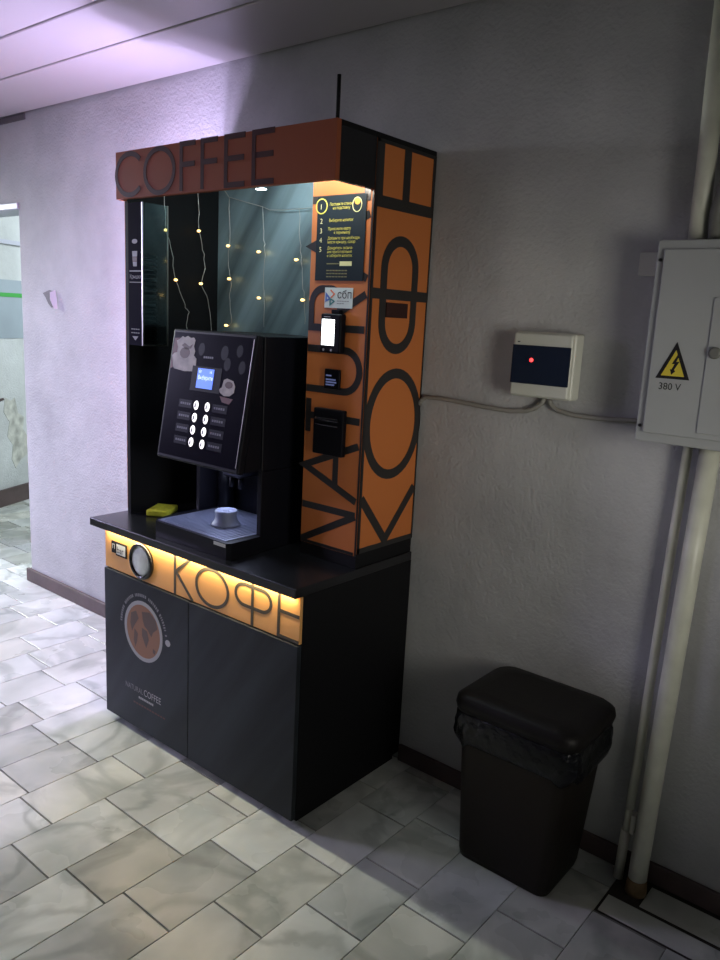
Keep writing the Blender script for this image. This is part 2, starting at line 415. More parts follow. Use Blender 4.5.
for k in range(-34, 14):
    x0, x1 = xe(k), xe(k + 1)
    if x0 > XR: break
    ymax = 3.3 if x1 < -1.05 else 0.
    if x0 > 1.83: ymax = -.225
    A = anchor.get(k)
    ys = []
    if A: ys = list(A)
    else: ys = [-.5 + rr.random() * .3]
    yy = min(ys)
    while yy > YF: yy -= rr.choice([.30, .30, .30, .25, .36]); ys.append(yy)
    yy = max(ys)
    while yy < ymax: yy += rr.choice([.30, .30, .30, .25, .36]); ys.append(yy)
    ys = sorted(ys)
    for a_, c_ in zip(ys[:-1], ys[1:]):
        a2, c2 = max(a_, YF), min(c_, ymax)
        if c2 - a2 > .02 and x0 > XL: tile(x0, x1, a2, c2)
xs_ = xe(6)
for (ya, yb), x_ in (((-.219, -.138), 1.843), ((-.128, -.024), 1.925)):
    while x_ < XR: tile(x_, x_ + .42, ya, yb); x_ += .42
fo = b.build('floor', recalc=True) if False else None
bmesh.ops.recalc_face_normals(bm, faces=bm.faces[:])
bm.faces.index_update(); tmap = {f.index: t for f, t in tones}
me = bpy.data.meshes.new('floor'); bm.to_mesh(me); bm.free()
for k in b.mats: me.materials.append(k)
for a_ in list(me.attributes):
    if a_.name == 'tone': me.attributes.remove(a_)
at = me.attributes.new('tone', 'FLOAT_COLOR', 'CORNER')
for p in me.polygons:
    t = tmap.get(p.index, (.5, .5, .5))
    for li in p.loop_indices: at.data[li].color = (*t, 1)
fo = bpy.data.objects.new('floor', me); COL.objects.link(fo); struct(fo)
# baseboards
struct(MB().box(-1.63, -.005, -.018, 0, 0, .075, bev=.004).box(-1.618, -1.6, 0, .16, 0, .075, bev=.004).box(1.003, XR, -.014, 0, 0, .062, bev=.003).build('baseboard_back', M['base']))
struct(MB().box(XL, -2.62, -.018, 0, 0, .075, bev=.004).build('baseboard_left', M['base']))

# ------------------------------------------------------------------ kiosk
W, UL, UR = .999, -.027, .9945
K = thing('coffee_kiosk', 'tall black and orange self-service coffee kiosk standing against the grey wall', 'kiosk', (.5, -.28, 0))
MB().box(.0, W, -.535, -.004, .03, .751).build('base_cabinet', M['black'], K)
MB().box(.015, W - .015, -.515, -.02, 0, .03).build('plinth', M['black'], K)
CF = -.5545
# left door with printed cup
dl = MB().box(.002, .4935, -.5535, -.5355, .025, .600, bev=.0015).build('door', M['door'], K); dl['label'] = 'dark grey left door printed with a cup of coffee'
F = front(-.5535); g = MB()
g.poly(F, ell(.242, .417, .100, .100), .0001, .0004, M['coffee'])
g.stroke(F, ell(.242, .417, .106, .106, 40), .014, .0001, .0010, M['cupring'], True)
# dark map-like froth shapes
for pts in ([(.17, .47), (.20, .485), (.215, .46), (.20, .44), (.185, .42), (.175, .40), (.165, .43)],
            [(.19, .415), (.21, .40), (.205, .37), (.195, .345), (.185, .37)],
            [(.235, .49), (.28, .50), (.315, .48), (.325, .45), (.30, .43), (.29, .41), (.27, .43), (.25, .44), (.24, .46)],
            [(.235, .43), (.265, .425), (.275, .395), (.26, .36), (.25, .375), (.235, .40)],
            [(.30, .37), (.315, .365), (.31, .35), (.298, .355)]):
    g.poly(F, pts, .0004, .0006, M['coffeedark'])
g.poly(F, ell(.384, .417, .014, .012, 16), .0001, .0008, M['brightprint'])
g.build('cup_print', None, dl)
g = MB(); r_ = .134; a = 178.
k = 0; rt = random.Random(3)
while a > 12:
    wl = rt.choice([2.0, 2.6, 3.0]); p0 = math.radians(a); p1 = math.radians(a - wl)
    if k % 8 != 7: g.stroke(F, [(.242 + r_ * math.cos(p0), .417 + r_ * math.sin(p0)), (.242 + r_ * math.cos(p1), .417 + r_ * math.sin(p1))], .011, .0001, .0004, M['dimprint'])
    a -= wl + 1.6; k += 1
g.build('ring_lettering', None, dl)
g = MB(); g.text(F, 'NATURAL', .130, .170, .030, .0006, M['dimprint'], sx=.80); g.build('brand_lettering', None, dl); g = MB(); g.text(F, 'COFFEE', .243, .170, .036, .0006, M['brightprint'], sx=.82)
g.build('brand_lettering', None, dl); g = MB()
for k in range(9): g.rect(F, .212 + k * .010, .212 + k * .010 + .0075, .1485, .157, .0001, .0005, M['brightprint'])
for k in range(12): g.rect(F, .18 + k * .016, .18 + k * .016 + .012, .122, .128, .0001, .0005, M['redtext'])
g.build('caption_lettering', None, dl)
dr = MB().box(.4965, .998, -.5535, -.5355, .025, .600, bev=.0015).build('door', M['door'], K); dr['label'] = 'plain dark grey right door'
# orange lettered strip under the counter
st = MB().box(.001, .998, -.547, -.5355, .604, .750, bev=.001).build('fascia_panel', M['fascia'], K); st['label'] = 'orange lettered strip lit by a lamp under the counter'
F = front(-.547); g = MB(); lw = .011
def strk(path, closed=False, w=lw, d=.0012): g.stroke(F, path, w, .0002, d, M['letter_strip'], closed)
strk([(.415, .604), (.415, .749)]); strk([(.500, .749), (.424, .690), (.424, .684), (.510, .604)])
strk(ell(.606, .676, .078, .062, 36), True)
strk([(.797, .604), (.797, .749)])
strk(arc(.760, .696, .040, .034, 90, 270, 14) + arc(.838, .696, .040, .034, -90, 90, 14), True)
strk([(.912, .604), (.912, .749)]); strk([(.912, .689), (.996, .689)]); strk([(.906, .610), (.996, .610)], w=.010)
g.build('fascia_lettering', None, st)
g = MB(); g.rect(F, .045, .077, .668, .712, .0003, .003, M['black'])
g.rect(F, .074, .138, .662, .712, .0003, .004, M['black']); g.rect(F, .079, .133, .668, .706, .004, .0045, M['sticker'])
g.text(F, 'п', .050, .684, .034, .0042, M['sticker']); g.text(F, 'bar', .082, .673, .036, .0048, M['black'], sx=.85)
g.build('bar_badge', None, st)
g = MB(); c = (.230, -.547, .676)
g.lathe(c, [(.066, 0), (.066, .010), (.062, .013), (.054, .013), (.053, .006), (.053, 0)], M['blackgloss'], 40, 'y')
rg = g.build('round_bezel', None, K)
g = MB(); g.lathe(c, [(.053, .0), (.053, .006), (.046, .009), (.020, .012), (.001, .013)], M['discglass'], 36, 'y')
g.build('frosted_disc', None, rg)
ct = MB().box(-.061, W + .001, -.572, -.004, .7515, .7815, bev=.003).build('countertop', M['counter'], K)
MB().box(.012, W - .012, -.5615, -.5535, .7490, .7512).build('light_strip', M['led'], K)
# upper part
sl = MB().box(UL, -.009, -.430, -.004, .782, 2.050).build('side_panel', M['black'], K)
MB().box(UL - .002, UL, -.430, -.004, .80, 2.05).build('side_skin', M['orange'], sl)
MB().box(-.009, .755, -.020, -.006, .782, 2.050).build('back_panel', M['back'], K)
co = MB().box(.755, UR - .002, -.298, -.004, .782, 2.050).build('column', M['black'], K); co['label'] = 'right column covered with orange lettered film'
MB().box(UL - .002, UR, -.4525, -.004, 2.050, 2.0645).build('top_panel', M['black'], K)
ca = MB().box(.757, UR - .006, -.3005, -.298, .822, 2.05).build('column_front', M['orange'], co)
cs = MB().box(UR - .002, UR + .0005, -.2985, -.0045, .829, 2.050).build('column_side', M['orange'], co)
F = front(-.3005); g = MB(); cw = .022
def fs_(path, closed=False, w=cw, d=.0010): g.stroke(F, path, w, .0001, d, M['letter_side'], closed)
x0, x1 = .759, .983
g.rect(F, x0 + .23, UR + .0005, .822, 2.05, .0001, .0016, M['letter'])
# N A T U R A L read upwards
fs_([(x0, .951), (x1, .951)]); fs_([(x0, .828), (x1, .828)], w=.010); fs_([(x0, .832), (x1, .948)])
fs_([(x1, .995), (x0 + .004, 1.080), (x1, 1.168)]); fs_([(.895, 1.032), (.895, 1.128)])
fs_([(x0, 1.243), (x1, 1.243)]); fs_([(x0 + .012, 1.19), (x0 + .012, 1.296)])
fs_([(x0, 1.328), (.915, 1.328)] + arc(.915, 1.390, .058, .062, -90, 90, 14) + [(x0, 1.452)])
fs_([(x1, 1.517), (x0 + .010, 1.517)] + [(x0 + .010, 1.590)] + arc(x0 + .055, 1.585, .045, .048, 180, 90, 10)[1:] + [(.845, 1.633)] + arc(.845, 1.585, .040, .048, 90, 0, 8)[1:] + [(.885, 1.517)])
fs_([(.885, 1.565), (x1, 1.620)])
fs_([(x1, 1.665), (x0 + .004, 1.758), (x1, 1.845)]); fs_([(.895, 1.705), (.895, 1.808)])
fs_([(x0, 1.892), (x1, 1.892)]); fs_([(x1 - .012, 1.892), (x1 - .012, 1.985)])
g.build('column_front_lettering', None, ca)
F = right(UR + .0005); g = MB()
def ss(path, closed=False, w=.029, d=.0012): g.stroke(F, path, w, .0001, d, M['letter_side'], closed)
y0, y1 = -.2975, -.0055
g.rect(F, y0 - .001, y0 + .011, .829, 2.05, .0001, .0016, M['letter']); g.rect(F, y1 - .006, y1, .829, 2.05, .0001, .0016, M['letter'])
g.rect(F, y0, y1, .829, .846, .0001, .0016, M['letter_side'])
g.rect(F, y0, y1, 2.040, 2.050, .0001, .0016, M['letter'])
ss([(y0 + .008, 1.005), (-.160, .852), (y1 - .008, 1.010)])
ss(ell(-.149, 1.228, .132, .160, 44), True, w=.031)
ss([(-.236, 1.56)] + [(-.236, 1.70)] + arc(-.158, 1.70, .078, .082, 180, 0, 18)[1:] + [(-.080, 1.545)] + arc(-.158, 1.545, .078, .082, 0, -180, 18)[1:], True, w=.031)
ss([(y0, 1.625), (y1, 1.625)], w=.031)
ss([(y0, 1.883), (y1, 1.883)], w=.033)
ss([(y0 + .020, 1.883), (y0 + .020, 2.048)], w=.028); ss([(-.151, 1.883), (-.151, 2.048)], w=.034); ss([(y1 - .008, 1.883), (y1 - .008, 2.048)], w=.012)
g.build('column_side_lettering', None, cs)
MB().rect(F, -.220, -.113, 1.557, 1.601, .0005, .004, M['redlcd']).build('dark_red_display', None, cs)
# header
hd = MB().box(UL + .008, UR, -.4700, -.4525, 1.911, 2.0645, bev=.0008).build('header_board', M['header'], K); hd['label'] = 'reddish brown board lettered COFFEE'
MB().box(UR - .016, UR, -.4525, -.299, 1.911, 2.050).build('header_side', M['blackgloss'], K)
MB().box(UL - .002, UL + .010, -.4525, -.36, 1.911, 2.050).build('header_side', M['header'], K)
F = frame((.016, -.470, 0), (1, 0, 0), (0, 0, 1)); g = MB(); hw = .016
def hs_(path, closed=False, w=hw, d=.0010): g.stroke(F, path, w, .0001, d, M['letter_brown'], closed)
zt, zb, zm = 2.0585, 1.918, 1.997
hs_(arc(.047, 1.988, .078, .066, 42, 318, 26)); hs_(ell(.210, 1.988, .078, .068, 40), True)
hs_([(.325, zb), (.325, zt), (.395, zt)]); hs_([(.325, zm), (.392, zm)])
hs_([(.428, zb), (.428, zt), (.500, zt)]); hs_([(.428, zm), (.498, zm)])
hs_([(.622, zt), (.538, zt), (.538, zb + .004), (.622, zb + .004)]); hs_([(.538, zm), (.618, zm)])
hs_([(.745, zt), (.660, zt), (.660, zb + .004), (.745, zb + .004)]); hs_([(.660, zm), (.741, zm)])
g.build('header_lettering', None, hd)
MB().box(.655, .685, -.440, -.425, 1.9085, 1.9115, M['ledcold']).build('downlight', None, K)
MB().box(.05, .97, -.440, -.424, 2.035, 2.0495, M['ledcold']).build('header_light_strip', None, K)
MB().box(-.070, -.031, -.355, -.325, 1.15, 2.0, M['lampstrip']).build('flank_lamp', None, sl)
MB().tube([(.932, -.40, 2.0645), (.932, -.40, 2.195)], .0055, M['black'], 10).lathe((.932, -.40, 2.0645), [(.010, 0), (.010, .012), (.006, .016)], M['black'], 12).build('antenna', None, K)
# poster
F = front(-.3015); g = MB()
P0 = g.rect(F, .780, .970, 1.657, 1.900, .0, .0018, M['poster']); po = g.build('instruction_poster', None, K)
g = MB(); d = .0024
g.stroke(F, ell(.797, 1.873, .022, .021, 24), .0035, .0019, d, M['postertext'], True)
g.stroke(F, ell(.936, 1.872, .017, .020, 24), .0022, .0019, d, M['posterwhite'], True)
g.poly(F, ell(.937, 1.882, .011, .010, 20), .0019, d, M['posterorange'])
for n_, z_ in (('1', 1.864), ('2', 1.823), ('3', 1.795), ('4', 1.768), ('5', 1.741)):
    g.text(F, n_, .790 if n_ == '1' else .793, z_, .021, d, M['posterwhite'])
T = lambda s_, x_, z_, sz=.0125, m_='postertext': g.text(F, s_, x_, z_, sz, d, M[m_], sx=.88)
T('Поставьте стакан', .829, 1.873, .0120); T('на подставку', .842, 1.862, .0120)
T('Выберите напиток', .829, 1.827, .0120)
T('Приложите карту', .826, 1.803, .0120); T('к терминалу', .850, 1.792, .0120)
T('Добавьте при необходи-', .826, 1.776, .0120); T('мости крышку, сахар', .826, 1.765, .0120)
T('Дождитесь оконча-', .826, 1.748, .0120); T('ния приготовления', .826, 1.737, .0120); T('и заберите напиток', .826, 1.726, .0120)
g.rect(F, .878, .925, 1.700, 1.713, .0019, d, M['posterwhite']); g.rect(F, .826, .876, 1.705, 1.708, .0019, d, M['posterdim'])
for k in range(3):
    for j in range(7): g.rect(F, .826 + j * .012, .836 + j * .012, 1.685 - k * .009, 1.6885 - k * .009, .0019, d, M['posterdim'])
g.build('poster_text', None, po)
# payment sticker
g = MB(); g.rect(F, .823, .934, 1.577, 1.637, 0, .0012, M['sticker']); sk = g.build('payment_sticker', None, K)
g = MB()
def tri(a_, b_, c_, m_): g.poly(F, [a_, b_, c_], .0013, .0018, M[m_])
g.stroke(F, [(.846, 1.630), (.862, 1.618), (.848, 1.607)], .004, .0013, .0018, M['stick_o'])
g.stroke(F, [(.829, 1.618), (.829, 1.598), (.845, 1.604)], .0055, .0013, .0018, M['stick_b'], True)
g.stroke(F, [(.846, 1.604), (.862, 1.597), (.846, 1.586)], .004, .0013, .0019, M['stick_g'], True)
g.text(F, 'сбп', .873, 1.606, .034, .0018, M['letter']); 
for j in range(5): g.rect(F, .873 + j * .010, .881 + j * .010, 1.597, 1.5988, .0013, .0018, M['dimprint'])
for j in range(3): g.rect(F, .873 + j * .010, .881 + j * .010, 1.590, 1.5918, .0013, .0018, M['dimprint'])
g.build('sticker_print', None, sk)
# payment terminal with white lit screen
tm = MB().box(.832, .914, -.328, -.3015, 1.443, 1.560, bev=.006, seg=3).build('payment_terminal', M['dark'], K); tm['label'] = 'black payment terminal with lit white screen'
F = front(-.328)
MB().rect(F, .840, .890, 1.466, 1.543, .0002, .0010, M['screenwhite']).build('screen', None, tm)
g = MB(); g.rect(F, .846, .872, 1.549, 1.5515, .0002, .0008, M['greyprint']); g.build('maker_mark', None, tm)
for x_ in (.849, .880): MB().poly(F, ell(x_, 1.452, .004, .004, 12), .0002, .0010, M['greyprint']).build('key', None, tm)
MB().box(.864, .899, -.318, -.3015, 1.560, 1.572, bev=.003).build('terminal_bracket', M['dark'], tm)
cr = MB().box(.842, .903, -.312, -.3015, 1.333, 1.394, bev=.003).build('card_reader', M['dark'], K); cr['label'] = 'small square black card reader'
F = front(-.312); g = MB()
for z_, a_, c_ in ((1.372, .850, .872), (1.360, .850, .890), (1.352, .850, .893), (1.344, .850, .885)):
    g.rect(F, a_, c_, z_, z_ + .0045, .0002, .0008, M['readerlit'])
g.build('reader_display', None, cr)
cb = MB().box(.812, .934, -.322, -.3015, 1.128, 1.272, bev=.004).build('banknote_acceptor', M['dark'], K); cb['label'] = 'black banknote slot box'
MB().box(.826, .920, -.332, -.322, 1.236, 1.246, M['blackgloss'], bev=.002).box(.826, .920, -.330, -.322, 1.220, 1.226, M['blackgloss'], bev=.002).build('note_slot', None, cb)

# ------------------------------------------------------------------ lid dispenser
LD = thing('lid_dispenser', 'narrow clear acrylic lid dispenser with dark printed front, hung in the left of the kiosk', 'dispenser', (.033, -.38, 1.415))
LX0, LX1, LY0, LY1, LZ0, LZ1 = -.008, .074, -.430, -.322, 1.415, 1.905
fp = MB().box(LX0, LX1, LY0, LY0 + .004, LZ0, LZ1).build('front_panel', M['violet'], LD)
F = front(LY0); g = MB(); cx = .030
g.poly(F, ell(cx, 1.775, .016, .008, 16), .0002, .0006, M['greyprint'])
g.poly(F, [(cx - .015, 1.742), (cx + .015, 1.742), (cx + .012, 1.690), (cx - .010, 1.690)], .0002, .0006, M['greyprint'])
g.poly(F, [(cx - .014, 1.724), (cx + .014, 1.724), (cx + .012, 1.704), (cx - .012, 1.704)], .0006, .0009, M['brownprint'])
g.rect(F, LX0 + .006, LX1 - .004, 1.672, 1.676, .0002, .0006, M['greyprint']); g.rect(F, LX0 + .006, LX1 - .004, 1.634, 1.637, .0002, .0006, M['dimprint'])
g.build('cup_picture', None, fp); g = MB()
g.text(F, 'Крышки', LX0 + .007, 1.648, .020, .0006, M['greyprint'], sx=.88)
for z_ in (1.470, 1.457): 
    for j in range(4): g.rect(F, .006 + j * .013, .016 + j * .013, z_, z_ + .004, .0002, .0006, M['dimprint'])
g.poly(F, [(cx - .018, 1.447), (cx + .018, 1.447), (cx, 1.432)], .0002, .0006, M['greyprint'])
g.build('front_print', None, fp)
MB().box(LX1 - .003, LX1, LY0 + .004, LY1, LZ0, LZ1).build('side_pane', M['glass'], LD)
MB().box(LX1 - .003, LX1 + .0015, LY0 - .001, LY0 + .004, LZ0, LZ1, M['silver']).box(LX1 - .003, LX1 + .0015, LY1 - .002, LY1 + .001, LZ0, LZ1, M['silver']).build('edge_trim', None, LD)
MB().box(LX0, LX1, LY0 + .004, LY1, LZ0, LZ0 + .004, M['silver']).build('bottom_shelf', None, LD)
lid = MB(); lid.lathe((0, 0, 0), [(.032, 0), (.034, .003), (.033, .007), (.028, .008), (.027, .013), (.004, .013)], M['dark'], 24)
l0 = lid.build('cup_lid'); 
for k in range(22):
    o = l0 if k == 0 else l0.copy()
    if k: COL.objects.link(o)
    o.location = (.032, -.378, LZ0 + .0045 + k * .0145)
    tag(o, 'black plastic cup lid stacked inside the clear dispenser', 'cup lid', 'black cup lids stacked in the dispenser')

# ------------------------------------------------------------------ string lights
SL = thing('string_lights', 'strands of warm fairy lights hanging in the kiosk above the coffee machine', 'string lights', (.25, -.15, 1.95))
strands = [[(.018, -.297, 2.049), (.018, -.294, 1.946), (.020, -.290, 1.829), (.020, -.267, 1.761), (.020, -.245, 1.656), (.020, -.207, 1.574), (.022, -.188, 1.541), (.020, -.193, 1.492), (.020, -.183, 1.40)],
           [(.020, -.148, 2.049), (.020, -.145, 1.975), (.020, -.139, 1.843), (.020, -.119, 1.776), (.020, -.108, 1.710), (.020, -.127, 1.653), (.020, -.092, 1.591), (.020, -.075, 1.488), (.02, -.07, 1.42)],
           [(.074, -.040, 1.976), (.084, -.040, 1.801), (.074, -.040, 1.738), (.093, -.040, 1.670), (.083, -.040, 1.595), (.103, -.040, 1.519), (.080, -.040, 1.491)],
           [(.262, -.040, 1.932), (.272, -.040, 1.815), (.279, -.040, 1.762), (.272, -.040, 1.665), (.280, -.040, 1.599), (.283, -.040, 1.50)],
           [(.446, -.040, 1.916), (.456, -.040, 1.811), (.464, -.040, 1.736), (.478, -.040, 1.656), (.490, -.040, 1.605), (.494, -.040, 1.52)]]
rs = random.Random(5)
for s_ in strands:
    pts = []
    for p, q in zip(s_[:-1], s_[1:]):
        for k in range(4):
            t = k / 4; pts.append([p[i] + (q[i] - p[i]) * t + rs.uniform(-.003, .003) * (1 if i != 2 else .4) for i in range(3)])
    pts.append(s_[-1])
    MB().tube(pts, .0013, M['wire'], 5).build('wire', None, SL)
MB().tube([(.074, -.040, 1.976), (.17, -.04, 1.953), (.262, -.040, 1.932), (.299, -.040, 1.919), (.376, -.040, 1.916), (.45, -.04, 1.917), (.60, -.040, 1.92), (.752, -.04, 1.925)], .0015, M['wire'], 5).build('wire', None, SL)
MB().tube([(.018, -.297, 2.045), (.02, -.148, 2.047), (.04, -.06, 2.03), (.074, -.040, 1.976)], .0015, M['wire'], 5).build('wire', None, SL)
for (x, y, z) in [(.024, -.290, 1.829), (.024, -.245, 1.656), (.024, -.139, 1.843), (.024, -.127, 1.650), (.084, -.046, 1.797), (.093, -.046, 1.674), (.080, -.046, 1.497), (.255, -.046, 1.773), (.262, -.046, 1.606), (.450, -.046, 1.743), (.488, -.046, 1.604)]:
    MB().lathe((x - .006, y, z), [(.001, -.007), (.0044, -.004), (.0048, .004), (.0028, .009), (.0015, .012)], M['bulb'], 10, 'x').build('bulb', None, SL)

# ------------------------------------------------------------------ coffee machine
CM = thing('coffee_machine', 'black push-button coffee machine with sloping front on the kiosk counter', 'coffee machine', (.46, -.26, .7815))
MX0, MX1 = .254, .668; CT = .7820
b = MB(); b.box(MX0, MX1, -.400, -.06, 1.050, 1.480, bev=.004); b.box(MX0, MX0 + .018, -.330, -.06, CT, 1.050, bev=.002); b.box(MX1 - .018, MX1, -.400, -.06, CT, 1.050, bev=.002); b.box(MX0 + .018, MX1 - .018, -.215, -.06, CT, 1.050)
b.build('body', M['machine'], CM)
# sloping door
nrm = Vector((0, -.437, -.075)); vdir = Vector((0, .075, .437)).normalized()
P0 = Vector((0, -.505, 1.050))
sl_ = frame(P0, (1, 0, 0), vdir)
def SF(a, z, d=0.): return sl_(a, (z - 1.050) / vdir.z, d)
b = MB(); b.poly(SF, [(MX0, 1.052), (MX1, 1.052), (MX1, 1.486), (MX0, 1.486)], -.030, 0.)
bmesh.ops.bevel(b.bm, geom=b.bm.edges[:], offset=.006, segments=3, affect='EDGES', profile=.5)
b.poly(right(0), [(-.470, 1.054), (-.400, 1.054), (-.400, 1.478), (-.408, 1.478)], MX0 + .006, MX1 - .006)
fd_ = b.build('front_door', M['machine'], CM)
g = MB(); g.rect(SF, MX0 + .012, MX1 - .014, 1.066, 1.474, .0002, .0012); g.build('front_glass', M['machinefront'], fd_)
g = MB(); g.rect(SF, MX1 - .012, MX1 - .0095, 1.072, 1.470, .0003, .0016); g.build('silver_trim', M['silver'], fd_)
g = MB()
g.poly(SF, [(.268, 1.454), (.300, 1.456), (.296, 1.41), (.286, 1.36), (.264, 1.352)], .0013, .0016, M['redprint'])
g.poly(SF, [(.280, 1.446), (.296, 1.452), (.308, 1.462), (.322, 1.458), (.334, 1.464), (.352, 1.458), (.368, 1.460), (.378, 1.452), (.374, 1.432), (.384, 1.415), (.380, 1.402), (.396, 1.392), (.398, 1.360), (.392, 1.351), (.34, 1.348), (.286, 1.353), (.278, 1.362), (.267, 1.396), (.276, 1.404), (.291, 1.408), (.290, 1.425)], .0016, .0020, M['creamprint'])
g.poly(SF, ell(.332, 1.408, .026, .018, 18), .0020, .0023, M['brownprint'])
g.poly(SF, [(.310, 1.432), (.325, 1.440), (.350, 1.430), (.368, 1.438), (.360, 1.424), (.335, 1.420)], .0020, .0023, M['brownprint'])
g.build('creamy_cups_picture', None, fd_); g = MB()
g.poly(SF, [(.545, 1.336), (.560, 1.342), (.590, 1.336), (.602, 1.320), (.600, 1.300), (.582, 1.288), (.556, 1.286), (.536, 1.294), (.528, 1.305), (.540, 1.312)], .0016, .0020, M['creamprint'])
g.poly(SF, ell(.572, 1.322, .018, .011, 16), .0020, .0023, M['brownprint'])
g.poly(SF, [(.535, 1.284), (.600, 1.280), (.585, 1.262), (.55, 1.266)], .0013, .0016, M['redprint'])
g.build('coffee_cup_picture', None, fd_); g = MB()
for cx_, cz_, r_ in ((.415, 1.425, .016), (.53, 1.42, .018), (.60, 1.43, .015), (.55, 1.385, .016), (.62, 1.38, .016)):
    g.poly(SF, ell(cx_, cz_, r_, r_ * 1.3, 14), .0013, .0015, M['label'])
for j in range(5): g.rect(SF, .43 + j * .010, .438 + j * .010, 1.397, 1.404, .0013, .0016, M['labeltext'])
g.build('faint_drinks_picture', None, fd_)
g = MB(); g.rect(SF, .383, .530, 1.290, 1.370, .0012, .0022, M['dark']); bz = g.build('display_bezel', None, fd_)
g = MB(); g.rect(SF, .413, .494, 1.300, 1.364, .0023, .0030, M['lcd']); g.text(SF, 'Выберите', .418, 1.328, .0190, .0034, M['lcdtext'], sx=.82)
g.text(SF, '00', .420, 1.349, .014, .0034, M['lcdtext'], sx=.9); g.text(SF, '16', .472, 1.349, .014, .0034, M['lcdtext'], sx=.9)
g.build('display', None, fd_)
for r_ in range(4):
    z_ = 1.2435 - r_ * .0402
    for cx_, a_, c_ in ((.4285, .338, .405), (.4845, .508, .580)):
        g = MB(); g.lathe((0, 0, 0), [(.0001, 0), (.0102, 0), (.0105, .002), (.009, .004), (.005, .005)], M['button'], 20)
        g.poly(frame((0, 0, 0), (1, 0, 0), (0, 1, 0)), [(-.004, -.006), (.004, -.004), (.002, .006), (-.003, .003)], .0052, .0056, M['buttonmark'])
        n_ = Vector((1, 0, 0)).cross(vdir); Rm = Matrix((Vector((1, 0, 0)), vdir, n_)).transposed().to_4x4()
        for v in g.bm.verts: v.co = Rm @ Vector((v.co.x, v.co.y * 1.45, v.co.z)) + SF(cx_, z_, .0012)
        g.build('button', None, fd_)
        g = MB(); g.rect(SF, a_, c_, z_ - .013, z_ + .013, .0012, .0018, M['label'])
        for j in range(5): g.rect(SF, a_ + .008 + j * .011, a_ + .016 + j * .011, z_ - .003, z_ + .004, .0018, .0021, M['labeltext'])
        g.build('button_label', None, fd_)
# spout
b = MB(); b.box(.395, .485, -.330, -.215, .985, 1.050, bev=.008); b.tube([(.415, -.30, .985), (.415, -.302, .945)], .009, None, 12); b.tube([(.460, -.30, .985), (.460, -.302, .945)], .009, None, 12)
b.build('spout', M['machine'], CM)
b = MB(); b.lathe((.330, -.255, .846), [(.030, 0), (.030, .18)], None, 20); b.build('cup_guide', M['dark'], CM)
# drip tray
b = MB(); 
prof = [(.258, -.400), (.300, -.545 + .02), (.316, -.545), (.690, -.545), (.704, -.530), (.700, -.405)]
out = [(MX0, -.400), (MX0 + .020, -.515), (MX0 + .045, -.540), (MX1 - .006, -.540), (MX1 + .006, -.528), (MX1 + .004, -.401), (MX1 - .018, -.400), (MX1 - .018, -.216), (MX0 + .018, -.216), (MX0 + .018, -.33), (MX0, -.33)]
b.poly(frame((0, 0, 0), (1, 0, 0), (0, 1, 0)), out, CT, .836)
tr = b.build('drip_tray', M['machine'], CM)
b = MB(); b.rect(frame((0, 0, 0), (1, 0, 0), (0, 1, 0)), MX0 + .040, MX1 - .022, -.526, -.222, .8362, .8385, M['steel'])
for k in range(26):
    x = MX0 + .046 + k * .0142
    if x < MX1 - .03: b.box(x, x + .005, -.518, -.232, .8385, .8405, M['steel'])
b.build('tray_grille', None, tr)
b = MB(); b.rect(front(-.5405), .604, .660, .822, .833, 0, .001, M['white']); b.build('tray_sticker', None, tr)
CU = MB(); CU.lathe((.500, -.400, .8410), [(.050, 0), (.047, .006), (.039, .016), (.036, .034), (.038, .047), (.036, .051), (.028, .051), (.026, .047), (.012, .047), (.010, .051), (.001, .051)], M['metal'], 36)
cu = CU.build('cup_stand', None, CM); cu['label'] = 'round bluish metal cup stand on the drip tray'
# ------------------------------------------------------------------ sponge
b = MB(); b.box(-.058, .058, -.042, .042, 0, .024, bev=.006, seg=3, xf=Matrix.Translation((.062, -.338, .7825)) @ Matrix.Rotation(math.radians(-58), 4, 'Z'))
tag(b.build('sponge', M['sponge']), 'yellow sponge lying on the black counter left of the coffee machine', 'sponge')

# ------------------------------------------------------------------ waste bin
def rrect(x0, x1, y0, y1, r, z, n=5):
    pts = []
    for cx_, cy_, a0 in ((x1 - r, y1 - r, 0), (x0 + r, y1 - r, 90), (x0 + r, y0 + r, 180), (x1 - r, y0 + r, 270)):
        for k in range(n + 1):
            a_ = math.radians(a0 + 90 * k / n); pts.append((cx_ + r * math.cos(a_), cy_ + r * math.sin(a_), z))
    return pts
B = thing('waste_bin', 'tall brown plastic waste bin with dark lid standing by the wall right of the kiosk', 'bin', (1.58, -.17, 0))
b = MB(); b.loft([rrect(1.432, 1.718, -.290, -.065, .030, 0), rrect(1.428, 1.724, -.294, -.062, .034, .02), rrect(1.412, 1.752, -.308, -.050, .040, .37), rrect(1.406, 1.762, -.314, -.044, .045, .487)], M['binbody'])
b.build('body', None, B)
LZ = .0
b = MB(); b.loft([rrect(1.394, 1.774, -.326, -.030, .050, .472), rrect(1.390, 1.778, -.330, -.026, .052, .490), rrect(1.393, 1.775, -.327, -.029, .052, .508), rrect(1.408, 1.762, -.315, -.042, .050, .520), rrect(1.45, 1.72, -.275, -.08, .05, .526)], M['binlid'])
b.build('lid', None, B)
b = MB(); b.box(1.53, 1.62, -.330, -.287, .006, .022, bev=.004)
rb = random.Random(9); rings = []
base = rrect(1.396, 1.772, -.322, -.036, .055, 0, 9)
cxb, cyb = 1.586, -.178
